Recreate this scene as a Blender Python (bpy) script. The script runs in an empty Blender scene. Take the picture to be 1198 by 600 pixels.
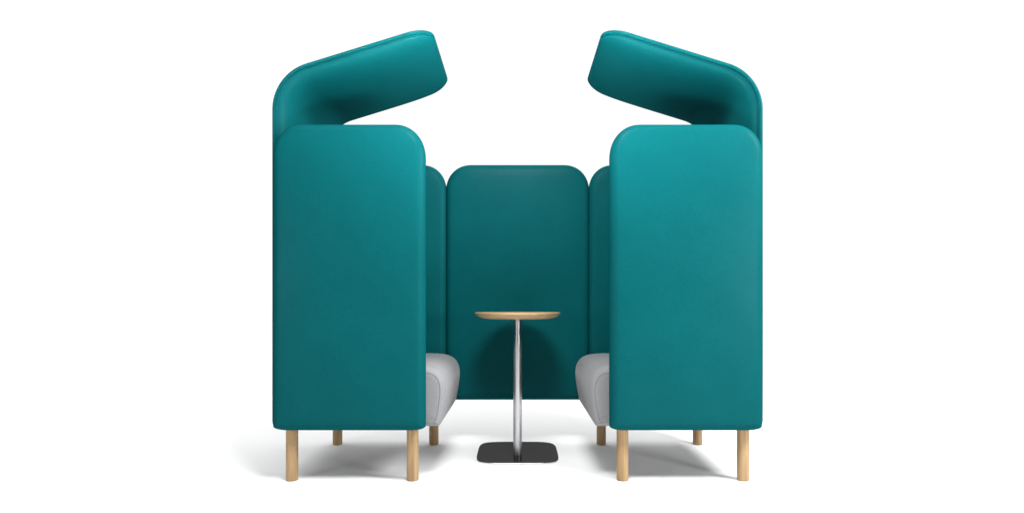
import bpy, bmesh, math, random
from mathutils import Vector
C = bpy.data.collections.new("scene_collection")
S = bpy.context.scene
S.collection.children.link(C)
PI = math.pi

# ------------------------------------------------------------------ materials
def new_mat(name):
    m = bpy.data.materials.new(name); m.use_nodes = True
    nt = m.node_tree; b = nt.nodes["Principled BSDF"]
    return m, nt, b

def N(nt, typ, **kw):
    n = nt.nodes.new(typ)
    for k, v in kw.items(): setattr(n, k, v)
    return n

def fabric(name, col_a, col_b, rough=0.8, sheen=0.3, sheen_rough=0.4, spec=0.3, bump=0.25, sheen_tint=(1, 1, 1, 1), satin=0.0):
    m, nt, b = new_mat(name)
    tc = N(nt, 'ShaderNodeTexCoord')
    n1 = N(nt, 'ShaderNodeTexNoise'); n1.inputs['Scale'].default_value = 190; n1.inputs['Detail'].default_value = 4
    n2 = N(nt, 'ShaderNodeTexNoise'); n2.inputs['Scale'].default_value = 6; n2.inputs['Detail'].default_value = 3
    nt.links.new(tc.outputs['Object'], n1.inputs['Vector']); nt.links.new(tc.outputs['Object'], n2.inputs['Vector'])
    mx = N(nt, 'ShaderNodeMix', data_type='FLOAT'); mx.inputs[0].default_value = 0.3
    nt.links.new(n1.outputs['Fac'], mx.inputs[2]); nt.links.new(n2.outputs['Fac'], mx.inputs[3])
    rp = N(nt, 'ShaderNodeValToRGB')
    rp.color_ramp.elements[0].position = 0.3; rp.color_ramp.elements[1].position = 0.7
    rp.color_ramp.elements[0].color = (*col_a, 1); rp.color_ramp.elements[1].color = (*col_b, 1)
    nt.links.new(mx.outputs[0], rp.inputs['Fac']); nt.links.new(rp.outputs['Color'], b.inputs['Base Color'])
    # the cloth's nap, finer than the picture resolves, as a bump
    n3 = N(nt, 'ShaderNodeTexNoise'); n3.inputs['Scale'].default_value = 620; n3.inputs['Detail'].default_value = 2
    nt.links.new(tc.outputs['Object'], n3.inputs['Vector'])
    ad2 = N(nt, 'ShaderNodeMath', operation='ADD'); nt.links.new(n3.outputs['Fac'], ad2.inputs[0]); nt.links.new(n1.outputs['Fac'], ad2.inputs[1])
    bp = N(nt, 'ShaderNodeBump'); bp.inputs['Strength'].default_value = bump; bp.inputs['Distance'].default_value = 0.0005
    nt.links.new(ad2.outputs[0], bp.inputs['Height']); nt.links.new(bp.outputs['Normal'], b.inputs['Normal'])
    b.inputs['Roughness'].default_value = rough
    b.inputs['Specular IOR Level'].default_value = spec
    b.inputs['Sheen Weight'].default_value = sheen
    b.inputs['Sheen Roughness'].default_value = sheen_rough
    b.inputs['Sheen Tint'].default_value = sheen_tint
    if satin:                                          # faint satin gloss of the fibres
        gl = N(nt, 'ShaderNodeBsdfGlossy'); gl.inputs['Roughness'].default_value = 0.36
        nt.links.new(bp.outputs['Normal'], gl.inputs['Normal'])
        ms = N(nt, 'ShaderNodeMixShader'); ms.inputs[0].default_value = satin
        nt.links.new(b.outputs[0], ms.inputs[1]); nt.links.new(gl.outputs[0], ms.inputs[2])
        nt.links.new(ms.outputs[0], nt.nodes['Material Output'].inputs['Surface'])
    return m

def wood(name, dark, light, axis, scale=14.0, rough=0.5):
    m, nt, b = new_mat(name)
    tc = N(nt, 'ShaderNodeTexCoord'); mp = N(nt, 'ShaderNodeMapping')
    sc = [scale * 3.2] * 3; sc[axis] = scale * 0.18
    mp.inputs['Scale'].default_value = sc
    oi = N(nt, 'ShaderNodeObjectInfo'); nt.links.new(tc.outputs['Object'], mp.inputs['Vector'])
    cmb = N(nt, 'ShaderNodeVectorMath', operation='SCALE'); cmb.inputs[0].default_value = (9, 5, 7)
    nt.links.new(oi.outputs['Random'], cmb.inputs['Scale']); nt.links.new(cmb.outputs[0], mp.inputs['Location'])
    n1 = N(nt, 'ShaderNodeTexNoise'); n1.inputs['Scale'].default_value = 1.6; n1.inputs['Detail'].default_value = 6; n1.inputs['Roughness'].default_value = 0.62
    nt.links.new(mp.outputs[0], n1.inputs['Vector'])
    rp = N(nt, 'ShaderNodeValToRGB')
    rp.color_ramp.elements[0].position = 0.33; rp.color_ramp.elements[1].position = 0.68
    rp.color_ramp.elements[0].color = (*dark, 1); rp.color_ramp.elements[1].color = (*light, 1)
    nt.links.new(n1.outputs['Fac'], rp.inputs['Fac']); nt.links.new(rp.outputs['Color'], b.inputs['Base Color'])
    bp = N(nt, 'ShaderNodeBump'); bp.inputs['Strength'].default_value = 0.12; bp.inputs['Distance'].default_value = 0.001
    nt.links.new(n1.outputs['Fac'], bp.inputs['Height']); nt.links.new(bp.outputs['Normal'], b.inputs['Normal'])
    b.inputs['Roughness'].default_value = rough; b.inputs['Specular IOR Level'].default_value = 0.35
    return m

TEAL = fabric("teal_fabric", (0.0011, 0.055, 0.061), (0.0021, 0.071, 0.0775), rough=0.55, sheen=0.0, sheen_rough=0.35, spec=0.0, satin=0.0023)
PIPE = fabric("teal_piping", (0.0009, 0.047, 0.052), (0.0018, 0.060, 0.066), rough=0.7, sheen=0.0, spec=0.0, bump=0.0)
GREY = fabric("light_grey_fabric", (0.172, 0.172, 0.179), (0.208, 0.208, 0.215), rough=0.85, sheen=0.1, spec=0.2)
GPIPE = fabric("grey_piping", (0.145, 0.145, 0.15), (0.17, 0.17, 0.175), rough=0.85, sheen=0.0, spec=0.2)
OAK = wood("oak_leg_wood", (0.225, 0.135, 0.060), (0.385, 0.255, 0.125), 2)
TOPW = wood("oak_table_wood", (0.30, 0.185, 0.085), (0.44, 0.30, 0.16), 0, rough=0.42)

def metal(name, col, rough, metallic=1.0, nscale=60):
    m, nt, b = new_mat(name)
    tc = N(nt, 'ShaderNodeTexCoord'); n = N(nt, 'ShaderNodeTexNoise'); n.inputs['Scale'].default_value = nscale; n.inputs['Detail'].default_value = 5
    nt.links.new(tc.outputs['Object'], n.inputs['Vector'])
    mr = N(nt, 'ShaderNodeMapRange'); mr.inputs['To Min'].default_value = rough * 0.85; mr.inputs['To Max'].default_value = rough * 1.15
    nt.links.new(n.outputs['Fac'], mr.inputs['Value']); nt.links.new(mr.outputs[0], b.inputs['Roughness'])
    b.inputs['Base Color'].default_value = (*col, 1); b.inputs['Metallic'].default_value = metallic
    return m
STEEL = metal("satin_steel", (0.44, 0.44, 0.45), 0.29)
EDGE = metal("polished_steel", (0.75, 0.75, 0.76), 0.15)
BLACK = metal("black_gloss_plate", (0.012, 0.012, 0.0125), 0.10, metallic=0.0)
BLACK.node_tree.nodes['Principled BSDF'].inputs['Specular IOR Level'].default_value = 0.0
_nt = BLACK.node_tree; _gl = N(_nt, 'ShaderNodeBsdfGlossy'); _gl.inputs['Roughness'].default_value = 0.06
_ms = N(_nt, 'ShaderNodeMixShader'); _ms.inputs[0].default_value = 0.045
_nt.links.new(_nt.nodes['Principled BSDF'].outputs[0], _ms.inputs[1]); _nt.links.new(_gl.outputs[0], _ms.inputs[2])
_nt.links.new(_ms.outputs[0], _nt.nodes['Material Output'].inputs['Surface'])

def floor_mat():
    m, nt, b = new_mat("white_studio_floor")
    tc = N(nt, 'ShaderNodeTexCoord'); n = N(nt, 'ShaderNodeTexNoise'); n.inputs['Scale'].default_value = 2.0; n.inputs['Detail'].default_value = 5
    nt.links.new(tc.outputs['Object'], n.inputs['Vector'])
    rp = N(nt, 'ShaderNodeValToRGB'); rp.color_ramp.elements[0].color = (0.736, 0.736, 0.738, 1); rp.color_ramp.elements[1].color = (0.750, 0.750, 0.752, 1)
    nt.links.new(n.outputs['Fac'], rp.inputs['Fac']); nt.links.new(rp.outputs['Color'], b.inputs['Base Color'])
    b.inputs['Roughness'].default_value = 0.6; b.inputs['Specular IOR Level'].default_value = 0.0
    return m
FLOOR = floor_mat()

# ------------------------------------------------------------------ object helpers
def obj(name, bm, mat, parent=None, smooth=True):
    bmesh.ops.remove_doubles(bm, verts=bm.verts, dist=1e-6)
    bmesh.ops.recalc_face_normals(bm, faces=bm.faces)
    me = bpy.data.meshes.new(name); bm.to_mesh(me); bm.free()
    for p in me.polygons: p.use_smooth = smooth
    me.materials.append(mat)
    o = bpy.data.objects.new(name, me); C.objects.link(o)
    if parent:
        o.parent = parent; o.matrix_parent_inverse.identity()
        root = parent
        while root.parent: root = root.parent
        me.transform(__import__('mathutils').Matrix.Translation(-root.location))
    return o

def thing(name, label, cat, loc, group=None):
    o = bpy.data.objects.new(name, None); C.objects.link(o)
    o.location = loc; o.empty_display_size = 0.1
    o['label'] = label; o['category'] = cat
    if group: o['group'] = group
    return o

class RoundedRect:
    """corners: (rx, rz) for bottom-left, bottom-right, top-right, top-left; counter-clockwise outline that can be inset cleanly"""
    def __init__(self, x0, x1, z0, z1, corners, p=2.0): self.a = (x0, x1, z0, z1); self.corners = corners; self.p = p
    def mirrored(self):
        x0, x1, z0, z1 = self.a; bl, br, tr, tl = self.corners
        return RoundedRect(-x1, -x0, z0, z1, [br, bl, tl, tr], self.p)
    def points(self, d=0.0, n=14, side=24):
        x0, x1, z0, z1 = self.a; x0 += d; z0 += d; x1 -= d; z1 -= d
        pts = []
        spec = [(x0, z0, 1, 1, PI), (x1, z0, -1, 1, 1.5 * PI), (x1, z1, -1, -1, 0), (x0, z1, 1, -1, 0.5 * PI)]
        for (cx, cz, sx, sz, a0), (rx, rz) in zip(spec, self.corners):
            rx = max(rx - d, 0.012); rz = max(rz - d, 0.012 if rz > 0.04 else 0.008)
            ox, oz = cx + sx * rx, cz + sz * rz
            arc = []
            for i in range(n + 1):
                a = a0 + 0.5 * PI * i / n
                c, s = math.cos(a), math.sin(a)
                arc.append((ox + rx * math.copysign(abs(c) ** (2 / self.p), c), oz + rz * math.copysign(abs(s) ** (2 / self.p), s)))
            pts.extend(arc)
        # even points along the four straight sides
        out = []; m = n + 1
        for q in range(4):
            arc = pts[q * m:(q + 1) * m]; nxt = pts[((q + 1) % 4) * m]
            out += arc; l = arc[-1]
            out += [(l[0] + (nxt[0] - l[0]) * t / side, l[1] + (nxt[1] - l[1]) * t / side) for t in range(1, side)]
        return out

def densify(pts, step):
    out = []
    for i, a in enumerate(pts):
        b = pts[(i + 1) % len(pts)]
        d = math.hypot(b[0] - a[0], b[1] - a[1])
        k = max(1, int(d / step))
        for j in range(k): out.append((a[0] + (b[0] - a[0]) * j / k, a[1] + (b[1] - a[1]) * j / k))
    return out

def inset(pts, d):
    n = len(pts); out = []
    for i in range(n):
        a, b = pts[i - 1], pts[(i + 1) % n]
        tx, tz = b[0] - a[0], b[1] - a[1]; l = math.hypot(tx, tz) or 1
        out.append((pts[i][0] - tz / l * d, pts[i][1] + tx / l * d))   # left normal = inward for ccw
    return out

def pillow(bm, prof, y0, y1, r0, r1, dome0=0.0, dome1=0.0, mapf=None):
    """closed padded body: a ccw outline in X-Z extruded from y0 to y1 with rolled edges and gently domed faces"""
    f = mapf or (lambda x, y, z: (x, y, z))
    if isinstance(prof, RoundedRect): shrink = prof.points; prof = prof.points()
    else: outline = prof; shrink = lambda d: inset(outline, d)
    cx = sum(p[0] for p in prof) / len(prof); cz = sum(p[1] for p in prof) / len(prof)
    hx = (max(p[0] for p in prof) - min(p[0] for p in prof)) / 2; hz = (max(p[1] for p in prof) - min(p[1] for p in prof)) / 2
    mx, mz = min(p[0] for p in prof) + hx, min(p[1] for p in prof) + hz
    def bulge(x, y, z, dome, sgn):                     # soft padding: highest in the middle, falling off towards every edge
        u, w = min(1, abs(x - mx) / hx), min(1, abs(z - mz) / hz)
        return x, y - sgn * dome * (1 - u ** 3) * (1 - w ** 6), z
    rings = []
    def cap(y, r, dome, sgn):
        res = []
        base = shrink(r)
        ks = [0.0, 0.06, 0.12, 0.2, 0.3, 0.42, 0.55, 0.7, 0.85, 0.97][::-1]
        for k in ks:                                   # centre out to the flat face's border
            res.append([f(*bulge(x + (cx - x) * k, y, z + (cz - z) * k, dome, sgn)) for x, z in base])
        for i in range(1, 9):
            a = 0.5 * PI * i / 8
            ring = shrink(r * (1 - math.sin(a)))
            res.append([f(*bulge(x, y + sgn * r * (1 - math.cos(a)), z, dome * (1 - math.sin(a)), sgn)) for x, z in ring])
        return res
    A = cap(y0, r0, dome0, 1); B = cap(y1, r1, dome1, -1)
    rings = A + B[::-1]
    V = [[bm.verts.new(p) for p in ring] for ring in rings]
    n = len(prof)
    for a, b in zip(V, V[1:]):
        for i in range(n):
            bm.faces.new((a[i], a[(i + 1) % n], b[(i + 1) % n], b[i]))
    bm.faces.new(V[0]); bm.faces.new(V[-1][::-1])

def tube(bm, pts, r, n=8, closed=False):
    P = [Vector(p) for p in pts]; rings = []
    up = None
    for i, p in enumerate(P):
        a = P[i - 1] if (i or closed) else P[i]; b = P[(i + 1) % len(P)] if (i < len(P) - 1 or closed) else P[i]
        t = (b - a).normalized()
        if up is None: up = t.orthogonal().normalized()
        up = (up - t * up.dot(t)).normalized(); side = t.cross(up)
        rings.append([bm.verts.new(p + (up * math.cos(2 * PI * k / n) + side * math.sin(2 * PI * k / n)) * r) for k in range(n)])
    m = len(rings)
    for i in range(m if closed else m - 1):
        a, b = rings[i], rings[(i + 1) % m]
        for k in range(n): bm.faces.new((a[k], a[(k + 1) % n], b[(k + 1) % n], b[k]))
    if not closed: bm.faces.new(rings[0][::-1]); bm.faces.new(rings[-1])

def lathe(bm, prof, cx, cy, n=64):
    rings = []
    for r, z in prof:
        if r <= 1e-6: rings.append([bm.verts.new((cx, cy, z))])
        else: rings.append([bm.verts.new((cx + r * math.cos(2 * PI * k / n), cy + r * math.sin(2 * PI * k / n), z)) for k in range(n)])
    for a, b in zip(rings, rings[1:]):
        for k in range(n):
            q = [a[k % len(a)], a[(k + 1) % n % len(a)], b[(k + 1) % n % len(b)], b[k % len(b)]]
            q2 = []
            for v in q:
                if v not in q2: q2.append(v)
            if len(q2) > 2: bm.faces.new(q2)

# ------------------------------------------------------------------ dimensions (metres; camera at y = 0, eye height EYE)
EYE = 0.79
Y_FRONT, Y_REAR, ARM_T = 2.667, 3.462, 0.072       # near faces of the front and rear side panels
X_IN, X_OUT = 0.403, 1.070
Z_BOT, Z_TOP = 0.232, 1.569
BACK_X = 1.093                                       # outer face of the tall back
T = 0.046                                            # thickness of the tall back and hood
HOOD_Y0, HOOD_Y1 = Y_FRONT + ARM_T - 0.002, Y_REAR + 0.012

def hood_path():
    """outer line of the tall back and its hood in X-Z (for the left sofa): points, outward normals, running length"""
    slope = math.atan(0.307); corner = Vector((-BACK_X, 1.808)); tip = Vector((-0.3855, 2.026))
    t = 0.158; turn = PI / 2 - slope; r = t / math.tan(turn / 2)
    a = Vector((-BACK_X, corner.y - t)); c = Vector((-BACK_X + r, a.y))
    pts = []
    for i in range(40): pts.append((Vector((-BACK_X, 0.243 + (a.y - 0.243) * i / 40)), Vector((-1, 0))))
    for i in range(33):
        th = PI - turn * i / 32
        pts.append((c + Vector((math.cos(th), math.sin(th))) * r, Vector((math.cos(th), math.sin(th)))))
    b = pts[-1][0]; nb = pts[-1][1]
    for i in range(1, 31): pts.append((b.lerp(tip, i / 30), nb))
    L = [0.0]
    for i in range(1, len(pts)): L.append(L[-1] + (pts[i][0] - pts[i - 1][0]).length)
    return pts, L
HP, HL = hood_path()

def hood_at(s):
    for i in range(1, len(HL)):
        if s <= HL[i] or i == len(HL) - 1:
            k = (s - HL[i - 1]) / (HL[i] - HL[i - 1])
            return HP[i - 1][0].lerp(HP[i][0], k), HP[i - 1][1].lerp(HP[i][1], k).normalized()

R_TIP, R_FOOT = 0.115, 0.02
def hood_extent(s):
    tot = HL[-1]; ins = 0.0
    e = tot - s
    if e < R_TIP: ins = R_TIP - math.sqrt(max(0, R_TIP ** 2 - (R_TIP - e) ** 2))
    if s < R_FOOT: ins = max(ins, R_FOOT - math.sqrt(max(0, R_FOOT ** 2 - (R_FOOT - s) ** 2)))
    return HOOD_Y0 + ins, HOOD_Y1 - ins

SHELL, PAD, R_EDGE = 0.014, 0.064, 0.0065           # thin outer shell, puffy inner padding, the shell's edge radius
def hood_stations():
    tot = HL[-1]
    st = [R_EDGE * (1 - math.cos(0.5 * PI * i / 8)) for i in range(9)]
    st += [R_EDGE + (tot - R_TIP - R_EDGE) * i / 120 for i in range(1, 121)]
    st += [tot - R_TIP * (1 - math.sin(0.5 * PI * i / 48)) for i in range(1, 48)] + [tot - 1e-5]
    return sorted(set(st))

def pad_at(s, v):
    """padding height over the shell: falls off in a wide soft roll to both long edges and to the tip"""
    e = HL[-1] - s
    g = 1.0 if e > 0.42 else math.sqrt(max(0, 1 - (1 - e / 0.42) ** 4))
    b = 1.0 if s > 0.05 else math.sqrt(max(0, 1 - (1 - s / 0.05) ** 4))
    return PAD * g * b * math.sqrt(max(0, 1 - abs(v) ** 5))

def hood_mesh(bm, sgn):
    tot = HL[-1]; rings = []
    for s in hood_stations():
        p, n = hood_at(s); y0, y1 = hood_extent(s); e = min(tot - s, s)
        k = 1.0 if e >= R_EDGE else math.sqrt(max(0.0004, 1 - (1 - e / R_EDGE) ** 2))
        r = R_EDGE * k; mid = -SHELL / 2; hs = SHELL / 2 * k
        loop = []
        for i in range(7):                              # near edge of the shell, outer face round to inner face
            a = PI / 2 + PI * i / 6
            loop.append((y0 + R_EDGE + math.cos(a) * R_EDGE, mid + math.sin(a) * hs))
        ya, yb = y0 + R_EDGE + 0.0055, y1 - R_EDGE - 0.0055
        m = 44
        for i in range(m + 1):                          # padded inner face
            v = -math.cos(PI * i / m)
            loop.append(((ya + yb) / 2 + v * (yb - ya) / 2 * 0.999, mid - hs - 0.0005 - pad_at(s, v)))
        for i in range(7):
            a = -PI / 2 + PI * i / 6
            loop.append((y1 - R_EDGE + math.cos(a) * R_EDGE, mid + math.sin(a) * hs))
        for i in range(1, 12): loop.append((yb - (yb - ya) * i / 12, mid + hs))
        ring = []
        for y, o in loop:
            q = p + n * o
            ring.append(bm.verts.new((q.x * sgn, y, q.y)))
        rings.append(ring)
    for a, b in zip(rings, rings[1:]):
        k = len(a)
        for i in range(k): bm.faces.new((a[i], a[(i + 1) % k], b[(i + 1) % k], b[i]))
    bm.faces.new(rings[0][::-1]); bm.faces.new(rings[-1])

def hood_piping(bm, sgn):
    """welt in the seam between the shell and the padding, round the free edges"""
    tot = HL[-1]; near, far = [], []
    st = [0.03 + (tot - R_TIP - 0.03) * i / 110 for i in range(111)] + [tot - R_TIP * (1 - math.sin(0.5 * PI * i / 24)) for i in range(1, 25)]
    back = 0.0050
    for s in st:
        y0, y1 = hood_extent(s); e = tot - s
        a = math.asin(max(-1, min(1, (R_TIP - e) / R_TIP))) if e < R_TIP else 0.0
        p, n = hood_at(s - math.sin(a) * back); q = p - n * (SHELL + 0.0005)
        near.append((q.x * sgn, y0 + math.cos(a) * back, q.y)); far.append((q.x * sgn, y1 - math.cos(a) * back, q.y))
    tube(bm, near + far[::-1], 0.0034, 12)

SEAT_Y0, SEAT_Y1 = Y_FRONT + ARM_T + 0.002, Y_REAR - 0.003
def seat_profile():
    """left seat cross-section in X-Z, counter-clockwise: rounded front nose, tucked under at the bottom"""
    ctrl = [(-1.040, 0.236), (-0.365, 0.236), (-0.349, 0.242), (-0.338, 0.275), (-0.327, 0.335), (-0.3215, 0.385), (-0.3225, 0.420),
            (-0.331, 0.453), (-0.350, 0.480), (-0.379, 0.497), (-0.418, 0.506), (-0.480, 0.510), (-1.040, 0.500)]
    # Catmull-Rom through the nose
    nose = ctrl[1:-1]; out = [ctrl[0]]
    for i in range(len(nose) - 1):
        p0 = nose[max(i - 1, 0)]; p1 = nose[i]; p2 = nose[i + 1]; p3 = nose[min(i + 2, len(nose) - 1)]
        for j in range(6):
            t = j / 6
            out.append(tuple(0.5 * (2 * p1[k] + (p2[k] - p0[k]) * t + (2 * p0[k] - 5 * p1[k] + 4 * p2[k] - p3[k]) * t * t + (3 * p1[k] - p0[k] - 3 * p2[k] + p3[k]) * t ** 3) for k in (0, 1)))
    out.append(nose[-1]); out.append(ctrl[-1])
    return densify(out, 0.03)

def mirror(prof, sgn):
    if isinstance(prof, RoundedRect): return prof if sgn > 0 else prof.mirrored()
    return prof if sgn > 0 else [(-x, z) for x, z in prof][::-1]

def make_sofa(sgn, label):
    cy = (Y_FRONT + Y_REAR + ARM_T) / 2
    root = thing('booth_sofa', label, 'sofa', (-sgn * 0.72, cy, 0), 'hooded booth sofas facing each other')
    # side panels (the outline is for the left sofa, mirrored for the right one)
    prof = RoundedRect(-X_OUT, -X_IN, Z_BOT, Z_TOP, [(0.065, 0.020), (0.065, 0.020), (0.135, 0.150), (0.130, 0.135)], p=2.12)
    for y in (Y_FRONT, Y_REAR):
        bm = bmesh.new(); pillow(bm, mirror(prof, sgn), y, y + ARM_T, 0.034, 0.034, 0.012, 0.006)
        obj('side_panel', bm, TEAL, root)
    bm = bmesh.new(); hood_mesh(bm, sgn); back = obj('hooded_back', bm, TEAL, root)
    bm = bmesh.new(); hood_piping(bm, sgn); obj('piping', bm, PIPE, back)
    sp = seat_profile()
    bm = bmesh.new(); pillow(bm, mirror(sp, sgn), SEAT_Y0, SEAT_Y1, 0.034, 0.034, 0.003, 0.003); seat = obj('seat', bm, GREY, root)
    for y in (SEAT_Y0 + 0.0012, SEAT_Y1 - 0.0012):
        line = [p for p in inset(sp, 0.024) if p[0] > -0.9 and p[1] > 0.265]
        bm = bmesh.new(); tube(bm, [(x * sgn, y, z) for x, z in line], 0.0022, 8); obj('piping', bm, GPIPE, seat)
    for lx in (-1.006, -0.468):
        for ly in (2.746, 3.440):
            bm = bmesh.new()
            r = 0.0262
            lathe(bm, [(0, 0), (r - 0.004, 0), (r - 0.0012, 0.0012), (r, 0.004), (r, 0.12), (r, 0.245), (0, 0.245)], lx * sgn, ly, 32)
            o = obj('leg', bm, OAK, root)
            mod = o.modifiers.new('edges', 'EDGE_SPLIT'); mod.split_angle = math.radians(50)
    return root

make_sofa(1, 'teal booth sofa left of the table, hood leaning right over its grey seat')
make_sofa(-1, 'teal booth sofa right of the table, hood leaning left over its grey seat')

# ------------------------------------------------------------------ centre screen
bm = bmesh.new()
pillow(bm, RoundedRect(-X_IN - 0.004, X_IN + 0.004, 0.240, 1.571, [(0.03, 0.015), (0.03, 0.015), (0.145, 0.150), (0.145, 0.150)], p=2.12),
       Y_REAR + 0.004, Y_REAR + 0.004 + ARM_T, 0.034, 0.034, 0.012, 0.006)
me_o = obj('screen_panel', bm, TEAL)
me_o['label'] = 'teal upholstered screen panel with rounded top corners behind the small table'; me_o['category'] = 'screen panel'

# ------------------------------------------------------------------ table
TX, TY = 0.0, 3.17
tab = thing('pedestal_table', 'small round oak topped table on steel pole and black square base', 'table', (TX, TY, 0))
bm = bmesh.new(); RT = 0.2205; ZT = 0.7405
lathe(bm, [(0, ZT - 0.033), (0.150, ZT - 0.033), (0.168, ZT - 0.0315), (0.186, ZT - 0.0275), (0.202, ZT - 0.021), (0.213, ZT - 0.0145),
           (0.2185, ZT - 0.0095), (RT, ZT - 0.006), (0.2200, ZT - 0.003), (0.2185, ZT - 0.0008), (0.2165, ZT), (0, ZT)], TX, TY, 96)
o = obj('tabletop', bm, TOPW, tab); o.modifiers.new('edges', 'EDGE_SPLIT').split_angle = math.radians(40)
bm = bmesh.new()
lathe(bm, [(0, 0.0105), (0.0225, 0.0105), (0.0225, 0.50), (0.0228, 0.545), (0.0228, 0.575), (0.0222, 0.592), (0.0208, 0.612), (0.0198, 0.63), (0.0196, ZT - 0.034), (0, ZT - 0.034)], TX, TY, 48)
o = obj('pole', bm, STEEL, tab); o.modifiers.new('edges', 'EDGE_SPLIT').split_angle = math.radians(40)
def superellipse(cx, cy, ax, ay, p, n=120):
    return [(cx + ax * math.copysign(abs(math.cos(2 * PI * i / n)) ** (2 / p), math.cos(2 * PI * i / n)),
             cy + ay * math.copysign(abs(math.sin(2 * PI * i / n)) ** (2 / p), math.sin(2 * PI * i / n))) for i in range(n)]
def slab(bm, pts, z0, z1, ch):
    rings = [(inset(pts, ch), z0), (pts, z0 + ch), (pts, z1 - ch), (inset(pts, ch), z1)]
    V = [[bm.verts.new((x, y, z)) for x, y in ring] for ring, z in rings]
    n = len(pts)
    for a, b in zip(V, V[1:]):
        for i in range(n): bm.faces.new((a[i], a[(i + 1) % n], b[(i + 1) % n], b[i]))
    bm.faces.new(V[0][::-1]); bm.faces.new(V[-1])
BX, BY = 0.0, 3.235
bm = bmesh.new(); slab(bm, superellipse(BX, BY, 0.211, 0.226, 5.0), 0.0, 0.0065, 0.001)
base = obj('base_plate', bm, EDGE, tab, smooth=False)
bm = bmesh.new(); slab(bm, superellipse(BX, BY, 0.2085, 0.2235, 5.0), 0.0065, 0.0105, 0.0006)
obj('plate_cover', bm, BLACK, base, smooth=False)

# ------------------------------------------------------------------ floor
bm = bmesh.new(); bmesh.ops.create_grid(bm, x_segments=8, y_segments=8, size=150)
fl = obj('floor', bm, FLOOR, smooth=False); fl['kind'] = 'structure'
fl['label'] = 'seamless white studio floor under the furniture'; fl['category'] = 'floor'

# ------------------------------------------------------------------ white studio surround (world) and lamps
W = bpy.data.worlds.new("World"); S.world = W; W.use_nodes = True
nt = W.node_tree; bg = nt.nodes['Background']
tc = N(nt, 'ShaderNodeTexCoord'); sx = N(nt, 'ShaderNodeSeparateXYZ'); nt.links.new(tc.outputs['Generated'], sx.inputs[0])
def maprange(src, a, b, c, d):
    n = N(nt, 'ShaderNodeMapRange', interpolation_type='SMOOTHSTEP')
    for k, v in zip(('From Min', 'From Max', 'To Min', 'To Max'), (a, b, c, d)): n.inputs[k].default_value = v
    nt.links.new(src, n.inputs['Value']); return n.outputs[0]
W_FRONT, W_BACK, W_TOP = 0.08, 1.06, 2.95
side = maprange(sx.outputs['Y'], -0.20, 0.35, W_FRONT, W_BACK)
top = maprange(sx.outputs['Z'], 0.74, 0.88, 0.0, 1.0)
mx = N(nt, 'ShaderNodeMix', data_type='FLOAT'); nt.links.new(top, mx.inputs[0]); nt.links.new(side, mx.inputs[2]); mx.inputs[3].default_value = W_TOP
nt.links.new(mx.outputs[0], bg.inputs['Strength'])
bg.inputs['Color'].default_value = (1, 1, 1, 1)

def area(name, loc, target, size, power, shape='DISK', size_y=None, col=(1, 1, 1), spread=None):
    l = bpy.data.lights.new(name, 'AREA'); l.energy = power; l.size = size; l.shape = shape; l.color = col
    if size_y: l.size_y = size_y
    if spread: l.spread = math.radians(spread)
    o = bpy.data.objects.new(name, l); S.collection.objects.link(o); o.location = loc
    o.rotation_euler = (Vector(target) - Vector(loc)).to_track_quat('-Z', 'Y').to_euler()
    return o
area('overhead_softbox', (0.0, 1.6, 2.6), (0, 3.3, 0.7), 0.75, 76)
area('key_softbox', (2.25, 1.8, 2.3), (1.0, 2.7, 1.25), 0.8, 118)
area('low_fill', (2.6, 0.3, 1.05), (-0.6, 3.0, 1.0), 0.8, 56)  # this pair: added fill light for hood undersides and front panels, no known lamp
area('low_fill', (-2.6, 0.3, 1.05), (0.6, 3.0, 1.0), 0.8, 20)
area('hood_fill', (0.75, 0.6, 0.15), (-0.7, 3.1, 2.65), 1.1, 25, spread=38)  # this pair: invented narrow beams, added only to brighten the hood undersides
area('hood_fill', (-0.75, 0.6, 0.15), (0.7, 3.1, 2.65), 1.1, 21, spread=38)

# ------------------------------------------------------------------ camera
cam = bpy.data.cameras.new('camera'); co = bpy.data.objects.new('camera', cam); S.collection.objects.link(co)
co.location = (0, 0, EYE); co.rotation_euler = (PI / 2, 0, 0)
cam.sensor_width = 36; cam.lens = 36 * 720 / 1198; cam.clip_end = 1000; cam.clip_start = 0.05
cam.shift_x = -6.5 / 1198; cam.shift_y = 54 / 1198
S.camera = co
S.view_settings.view_transform = 'Standard'; S.view_settings.look = 'None'; S.view_settings.exposure = 0; S.view_settings.gamma = 1
S.render.resolution_x, S.render.resolution_y = 1024, 512
